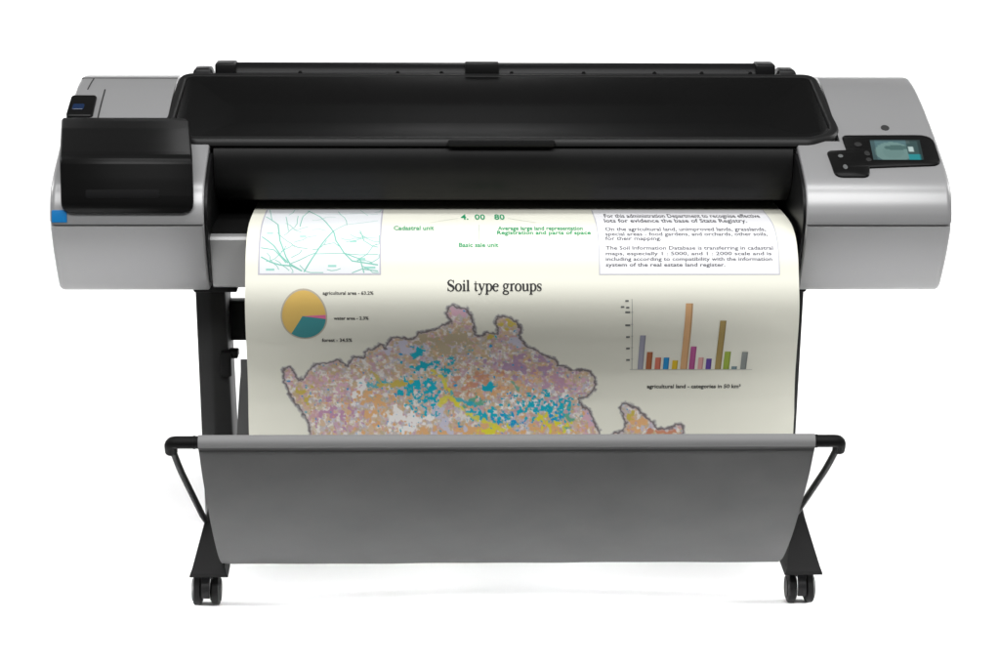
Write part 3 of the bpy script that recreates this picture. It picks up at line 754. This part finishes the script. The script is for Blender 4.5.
# soil map: a fine grid of ink over the country outline
D = {'land': [(-0.3762, 0.7844), (-0.3767, 0.7589), (-0.3906, 0.7283), (-0.4097, 0.7018), (-0.4198, 0.6737), (-0.4275, 0.6471), (-0.4244, 0.6242), (-0.4134, 0.6213), (-0.4053, 0.6359), (-0.3987, 0.6553), (-0.3885, 0.6526), (-0.377, 0.6331),
          (-0.3611, 0.6125), (-0.3372, 0.6096), (-0.3153, 0.6019), (-0.3006, 0.6186), (-0.287, 0.5935), (-0.2675, 0.5948), (-0.2584, 0.5708), (-0.2498, 0.5738), (-0.2345, 0.5588), (-0.2239, 0.5709), (-0.2127, 0.5416), (-0.1891, 0.5417),
          (-0.1677, 0.5466), (-0.159, 0.5274), (-0.1333, 0.5198), (-0.1076, 0.5057), (-0.0948, 0.5003), (-0.1034, 0.4846), (-0.1033, 0.4875), (-0.1034, 0.4704), (-0.0927, 0.4621), (-0.0799, 0.4714), (-0.0672, 0.4704), (-0.0564, 0.485),
          (-0.0519, 0.5116), (-0.0517, 0.5321), (-0.0344, 0.5381), (-0.026, 0.5262), (-0.0066, 0.5321), (-0.0046, 0.5203), (-0.0092, 0.5062), (-0.0073, 0.4901), (0.0055, 0.4861), (0.0184, 0.4928), (0.0313, 0.4981), (0.0382, 0.5175),
          (0.0367, 0.5412), (0.0502, 0.5627), (0.0722, 0.5778), (0.09, 0.5928), (0.1076, 0.5989), (0.1148, 0.6168), (0.128, 0.6198), (0.1437, 0.6316), (0.1655, 0.6287), (0.1788, 0.6346), (0.1906, 0.6542), (0.1892, 0.6779), (0.1765, 0.6933),
          (0.1591, 0.6983), (0.1662, 0.7179), (0.1795, 0.7227), (0.1866, 0.7441), (0.1981, 0.7629), (0.2028, 0.7792), (0.2009, 0.8)],
 'spots': [(-0.3828, 0.679, 0.03, 0.035, (0.58, 0.46, 0.1), 80, 41, 0.42, 1.0, 1.0), (-0.2778, 0.674, 0.03, 0.03, (0.84, 0.82, 0.8), 50, 42, 0.37, 1.0, 1.0), (-0.3314, 0.7284, 0.08, 0.05, (0.5, 0.28, 0.42), 110, 43, 0.47, 1.0, 1.0),
           (-0.3214, 0.6687, 0.1, 0.05, (0.66, 0.42, 0.5), 90, 44, 0.52, 1.0, 1.0), (-0.2345, 0.7095, 0.1, 0.07, (0.72, 0.42, 0.2), 100, 45, 0.45, 1.0, 1.0), (-0.182, 0.7382, 0.04, 0.02, (0.84, 0.82, 0.8), 60, 46, 0.39, 1.0, 1.0),
           (-0.1203, 0.7289, 0.05, 0.03, (0.58, 0.56, 0.66), 60, 47, 0.42, 1.0, 1.0), (-0.2066, 0.5649, 0.12, 0.04, (0.58, 0.56, 0.66), 55, 60, 0.46, 1.0, 1.0), (-0.1075, 0.559, 0.1, 0.05, (0.48, 0.4, 0.27), 70, 48, 0.46, 1.0, 1.0),
           (-0.1139, 0.5594, 0.1, 0.06, (0.48, 0.4, 0.27), 90, 49, 0.47, 1.0, 1.0), (-0.0524, 0.6643, 0.09, 0.07, (0.58, 0.25, 0.15), 90, 50, 0.44, 1.0, 0.8), (0.0473, 0.6197, 0.1, 0.045, (0.4, 0.25, 0.42), 80, 51, 0.42, 1.0, 0.85),
           (0.1184, 0.6594, 0.08, 0.05, (0.5, 0.28, 0.42), 90, 52, 0.44, 1.0, 0.8), (-0.0842, 0.4752, 0.03, 0.03, (0.66, 0.42, 0.5), 70, 53, 0.4, 1.0, 1.0), (0.0144, 0.5062, 0.022, 0.022, (0.58, 0.46, 0.1), 70, 54, 0.38, 1.0, 1.0),
           (0.0368, 0.5474, 0.03, 0.025, (0.58, 0.56, 0.66), 50, 55, 0.36, 1.0, 1.0), (-0.0237, 0.5351, 0.02, 0.015, (0.58, 0.46, 0.1), 90, 56, 0.4, 1.0, 1.0), (0.0222, 0.675, 0.12, 0.06, (0.72, 0.42, 0.2), 120, 57, 0.47, 1.0, 0.8),
           (-0.0651, 0.7669, 0.25, 0.022, (0.72, 0.42, 0.2), 100, 58, 0.41, 1.0, 1.0), (0.1119, 0.772, 0.09, 0.03, (0.72, 0.42, 0.2), 90, 59, 0.43, 1.0, 1.0), (0.0666, 0.7006, 0.12, 0.04, (0.84, 0.82, 0.8), 120, 61, 0.49, 1.0, 1.0),
           (0.178, 0.7535, 0.03, 0.06, (0.66, 0.42, 0.5), 70, 62, 0.4, 1.0, 1.0), (0.1535, 0.6595, 0.04, 0.04, (0.66, 0.42, 0.5), 100, 63, 0.46, 1.0, 1.0), (-0.1093, 0.7528, 0.06, 0.04, (0.58, 0.56, 0.66), 60, 64, 0.44, 1.0, 1.0),
           (-0.1842, 0.7432, 0.06, 0.04, (0.84, 0.82, 0.8), 70, 65, 0.43, 1.0, 1.0), (-0.1421, 0.6189, 0.055, 0.022, (0.01, 0.42, 0.55), 120, 71, 0.39, 1.0, 1.0), (-0.1685, 0.6742, 0.085, 0.035, (0.01, 0.42, 0.55), 120, 72, 0.43, 1.0, 1.0),
           (-0.2427, 0.6636, 0.03, 0.04, (0.01, 0.42, 0.55), 110, 73, 0.45, 1.0, 0.8), (-0.1073, 0.619, 0.03, 0.03, (0.01, 0.42, 0.55), 120, 74, 0.41, 1.0, 1.0), (-0.1467, 0.7193, 0.05, 0.03, (0.01, 0.42, 0.55), 120, 75, 0.45, 1.0, 1.0),
           (-0.1636, 0.58, 0.018, 0.018, (0.01, 0.42, 0.55), 90, 76, 0.31, 1.0, 1.0), (-0.1488, 0.6849, 0.05, 0.05, (0.01, 0.42, 0.55), 120, 77, 0.43, 1.0, 1.0), (-0.0255, 0.7342, 0.06, 0.035, (0.01, 0.42, 0.55), 120, 78, 0.4, 1.0, 1.0),
           (0.0143, 0.7484, 0.05, 0.025, (0.01, 0.32, 0.62), 120, 79, 0.41, 1.0, 1.0), (-0.0217, 0.6723, 0.016, 0.014, (0.01, 0.42, 0.55), 90, 80, 0.31, 1.0, 1.0), (0.0757, 0.7153, 0.1, 0.05, (0.01, 0.42, 0.55), 130, 81, 0.46, 1.0, 1.0),
           (0.1137, 0.7439, 0.018, 0.018, (0.01, 0.32, 0.62), 90, 82, 0.27, 1.0, 1.0), (0.1288, 0.725, 0.04, 0.03, (0.01, 0.42, 0.55), 120, 83, 0.41, 1.0, 1.0), (-0.0565, 0.7053, 0.03, 0.02, (0.14, 0.42, 0.3), 110, 84, 0.42, 1.0, 1.0),
           (0.1028, 0.758, 0.05, 0.035, (0.72, 0.66, 0.05), 110, 85, 0.43, 1.0, 1.0), (-0.2121, 0.6637, 0.05, 0.012, (0.58, 0.46, 0.1), 90, 86, 0.4, 1.0, 1.0), (0.1379, 0.7393, 0.02, 0.04, (0.14, 0.42, 0.3), 100, 87, 0.44, 1.0, 1.0),
           (0.0012, 0.7671, 0.06, 0.015, (0.72, 0.66, 0.05), 90, 88, 0.43, 1.0, 1.0), (0.2803, 0.7512, 0.03, 0.02, (0.72, 0.42, 0.2), 90, 93, 0.27, 1.0, 1.0), (0.3384, 0.7701, 0.06, 0.012, (0.58, 0.25, 0.15), 90, 94, 0.34, 1.0, 1.0),
           (0.2643, 0.7323, 0.012, 0.02, (0.58, 0.46, 0.1), 80, 95, 0.4, 1.0, 1.0)],
 'streaks': [([(-0.1312, 0.6311), (-0.1137, 0.6481), (-0.1027, 0.6747), (-0.0895, 0.6953), (-0.0718, 0.7222), (-0.0475, 0.7388), (-0.0121, 0.7577), (0.01, 0.7671)], 0.0055, (0.72, 0.66, 0.05)),
             ([(-0.1181, 0.7101), (-0.1005, 0.6952), (-0.0829, 0.7053)], 0.008, (0.72, 0.66, 0.05)), ([(-0.251, 0.6362), (-0.234, 0.6636), (-0.2122, 0.6689)], 0.004, (0.58, 0.46, 0.1)),
             ([(-0.0961, 0.685), (-0.0785, 0.7028), (-0.0521, 0.7102)], 0.005, (0.01, 0.42, 0.55)), ([(0.022, 0.6592), (0.0399, 0.6802)], 0.004, (0.14, 0.42, 0.3))],
 'tip': [(0.2238, 0.8069), (0.2276, 0.7768), (0.2497, 0.7698), (0.2559, 0.7512), (0.2488, 0.7322), (0.2431, 0.7179), (0.2482, 0.7107), (0.2615, 0.7132), (0.2795, 0.7252), (0.2955, 0.7395), (0.3113, 0.7513), (0.316, 0.763), (0.3471, 0.7631),
         (0.3579, 0.7537), (0.3692, 0.7584), (0.3717, 0.7701), (0.3631, 0.7794), (0.3616, 0.8073)]}
def hash2(ix, iy, seed):
    h = (ix*374761393 + iy*668265263 + seed*1442695041) & 0xffffffff
    h = ((h ^ (h >> 13))*1274126177) & 0xffffffff
    return ((h ^ (h >> 16)) & 0xffff)/65535.
def vnoise(x, y, seed):
    ix = np.floor(x).astype(np.int64); iy = np.floor(y).astype(np.int64); fx = x-ix; fy = y-iy
    fx = fx*fx*(3-2*fx); fy = fy*fy*(3-2*fy)
    a = hash2(ix, iy, seed); b = hash2(ix+1, iy, seed); c = hash2(ix, iy+1, seed); d = hash2(ix+1, iy+1, seed)
    return (a*(1-fx)+b*fx)*(1-fy)+(c*(1-fx)+d*fx)*fy
def fbm(x, y, seed, o=3):
    s = 0; w = 0
    for q in range(o): s = s+vnoise(x*2**q+q*17.3, y*2**q-q*9.1, seed+q)/2**q; w += 1/2**q
    return s/w
def soil(outline, name):
    P = np.array(outline); bx0, bx1 = P[:, 0].min()-.012, P[:, 0].max()+.012; bt0, bt1 = P[:, 1].min()-.012, P[:, 1].max()+.004
    h = .00135
    X, Tt = np.meshgrid(np.arange(bx0, bx1, h), np.arange(bt0, bt1, h))
    wx = X + (fbm(X*150, Tt*150, 5)-.5)*.009; wt = Tt + (fbm(X*150, Tt*150, 9)-.5)*.009
    inside = np.zeros(X.shape, bool); dist = np.full(X.shape, 9.)
    for (ax, ay), (bx, by) in zip(P, np.roll(P, -1, 0)):
        c = ((ay > wt) != (by > wt)) & (wx < (bx-ax)*(wt-ay)/(by-ay+1e-12)+ax); inside ^= c
        dx, dy = bx-ax, by-ay; u = np.clip(((wx-ax)*dx+(wt-ay)*dy)/(dx*dx+dy*dy+1e-12), 0, 1)
        dist = np.minimum(dist, np.hypot(wx-ax-u*dx, wt-ay-u*dy))
    cream = np.array([.79, .785, .685])
    col = np.empty(X.shape+(3,)); col[:] = (.56, .50, .47)
    def over(mask, c, op=1.):
        m = (np.clip(mask, 0, 1)*op)[..., None]; col[:] = col*(1-m)+np.array(c)*m
    def sm(v, a, b): v = np.clip((v-a)/(b-a), 0, 1); return v*v*(3-2*v)
    def spot(cx, ct, rx, rt): return np.exp(-(((X-cx)/rx)**2+((Tt-ct)/rt)**2))
    n = lambda f, s, o=3: fbm(X*f*1.25, Tt*f*1.1, s, o)
    def put(cx, ct, rx, rt, c, f, s, th, gain=1., op=1.):
        """specks of one soil colour thrown round a centre"""
        over(sm(n(f, s) + .50*gain*(spot(cx, ct, rx, rt)-1), th, th+.07), c, op)
    over(sm(n(60, 1), .42, .56), (.56, .53, .61), .9)
    over(sm(n(75, 2), .42, .54), (.66, .47, .29), .85)
    over(sm(n(120, 3), .51, .62), (.80, .77, .73), .85)
    over(sm(n(110, 4), .55, .65), (.56, .30, .40), .65)
    over(sm(n(140, 7), .56, .66), (.50, .40, .20), .6)
    for q in D['spots']: put(*q)
    for pts, w, c in D['streaks']:
        d = np.full(X.shape, 9.)
        for (ax, ay), (bx, by) in zip(pts, pts[1:]):
            dx, dy = bx-ax, by-ay; u = np.clip(((wx-ax)*dx+(wt-ay)*dy)/(dx*dx+dy*dy+1e-12), 0, 1)
            d = np.minimum(d, np.hypot(wx-ax-u*dx, wt-ay-u*dy))
        w = w*.75
        over((1-sm(d + (n(110, 31)-.5)*w*3.2, w*.5, w*1.1)), c, .85)
    over(1-sm(dist, .002, .006), (.52, .46, .50), .6)
    # border: dark pen line inside a pale grey halo
    bl = 1-sm(np.abs(dist), .0009, .0031); over(bl, (.14, .12, .12), .9)
    hal = sm(dist, .0015, .0065)
    outc = np.array([.30, .29, .30])*(1-hal[..., None]) + cream*hal[..., None]
    o2 = (~inside) & (dist > .0012)
    col[o2] = outc[o2]
    keep = inside | (dist < .0095)
    bm = bmesh.new(); lay = bm.verts.layers.float_color.new('Ink'); V = {}
    ny, nx = X.shape
    kp = keep[:-1, :-1] | keep[1:, :-1] | keep[:-1, 1:] | keep[1:, 1:]
    def vert(j, i):
        v = V.get((j, i))
        if v is None:
            v = bm.verts.new(PP.at(X[j, i], Tt[j, i], .0005)); v[lay] = (*np.clip(col[j, i], 0, 1), 1); V[(j, i)] = v
        return v
    for j, i in zip(*np.nonzero(kp)):
        bm.faces.new([vert(j, i), vert(j, i+1), vert(j+1, i+1), vert(j+1, i)])
    return spart(name, bm, 'ink')
soil(D['land'], 'soil_map')
soil(D['tip'], 'soil_map')

# ------------------------------------------------------------------ camera
cam_d = bpy.data.cameras.new('camera'); cam = bpy.data.objects.new('camera', cam_d); COL.objects.link(cam)
cam_d.sensor_width = 36; cam_d.lens = 36*2304/1000; cam_d.clip_end = 100; cam_d.clip_start = .1
from mathutils import Matrix
p, yw, rl = R(14), R(1.7), R(.35)
F = Vector((math.cos(p)*math.sin(yw), math.cos(p)*math.cos(yw), -math.sin(p)))
R0 = Vector((math.cos(yw), -math.sin(yw), 0)); U0 = R0.cross(F)
Rv = R0*math.cos(rl)+U0*math.sin(rl); Uv = -R0*math.sin(rl)+U0*math.cos(rl)
m = Matrix((Rv, Uv, -F)).transposed().to_4x4(); m.translation = Vector((-.13, -4.366, 1.666))
cam.matrix_world = m
S.camera = cam

# ------------------------------------------------------------------ light
def lamp(name, loc, target, sx, sy, power, spread=180, c=(1, 1, 1)):
    l = bpy.data.lights.new(name, 'AREA'); l.shape = 'RECTANGLE'; l.size = sx; l.size_y = sy; l.energy = power; l.spread = R(spread); l.color = c
    o = bpy.data.objects.new(name, l); COL.objects.link(o); o.location = loc
    o.rotation_euler = (Vector(target)-Vector(loc)).to_track_quat('-Z', 'Y').to_euler()
    return o
lamp('key_softbox', (.1, -4.85, 5.45), (0, .0, .8), 7.5, 1.8, 495)
lamp('overhead_strip', (0, -.5, 3.2), (0, -.02, .8), 3.4, .7, 24, 120)
lamp('floor_fill', (-2.6, -.32, .30), (-.1, -.10, 0), .5, .15, 3.1, 15)  # added low side fills, lift the shadow on the floor below the basket
lamp('floor_fill', (2.6, -.32, .30), (.1, -.10, 0), .5, .15, 3.1, 15)
lamp('floor_fill', (-2.4, .55, .26), (-.1, .16, 0), .5, .12, 2.2, 15)  # second added pair, opens the shadow farther back under the basket
lamp('floor_fill', (2.4, .55, .26), (.1, .16, 0), .5, .12, 2.2, 15)
lamp('backdrop_wash', (-2.9, .9, 2.0), (-.3, 2.2, .4), 1.2, 1.0, 31, 120)
lamp('backdrop_wash', (2.9, .9, 2.0), (.3, 2.2, .4), 1.2, 1.0, 31, 120)
lamp('lid_gloss_fill', (0, 2.5, 2.6), (0, .3, .95), .5, .3, 3)  # added lamp, gives the bin trough its soft central gloss

w = bpy.data.worlds.new('World'); S.world = w; w.use_nodes = True
w.node_tree.nodes['Background'].inputs['Color'].default_value = (1, 1, 1, 1)
w.node_tree.nodes['Background'].inputs['Strength'].default_value = .10

S.render.engine = 'CYCLES'
S.view_settings.view_transform = 'Standard'; S.view_settings.look = 'None'
S.view_settings.exposure = 0; S.view_settings.gamma = 1
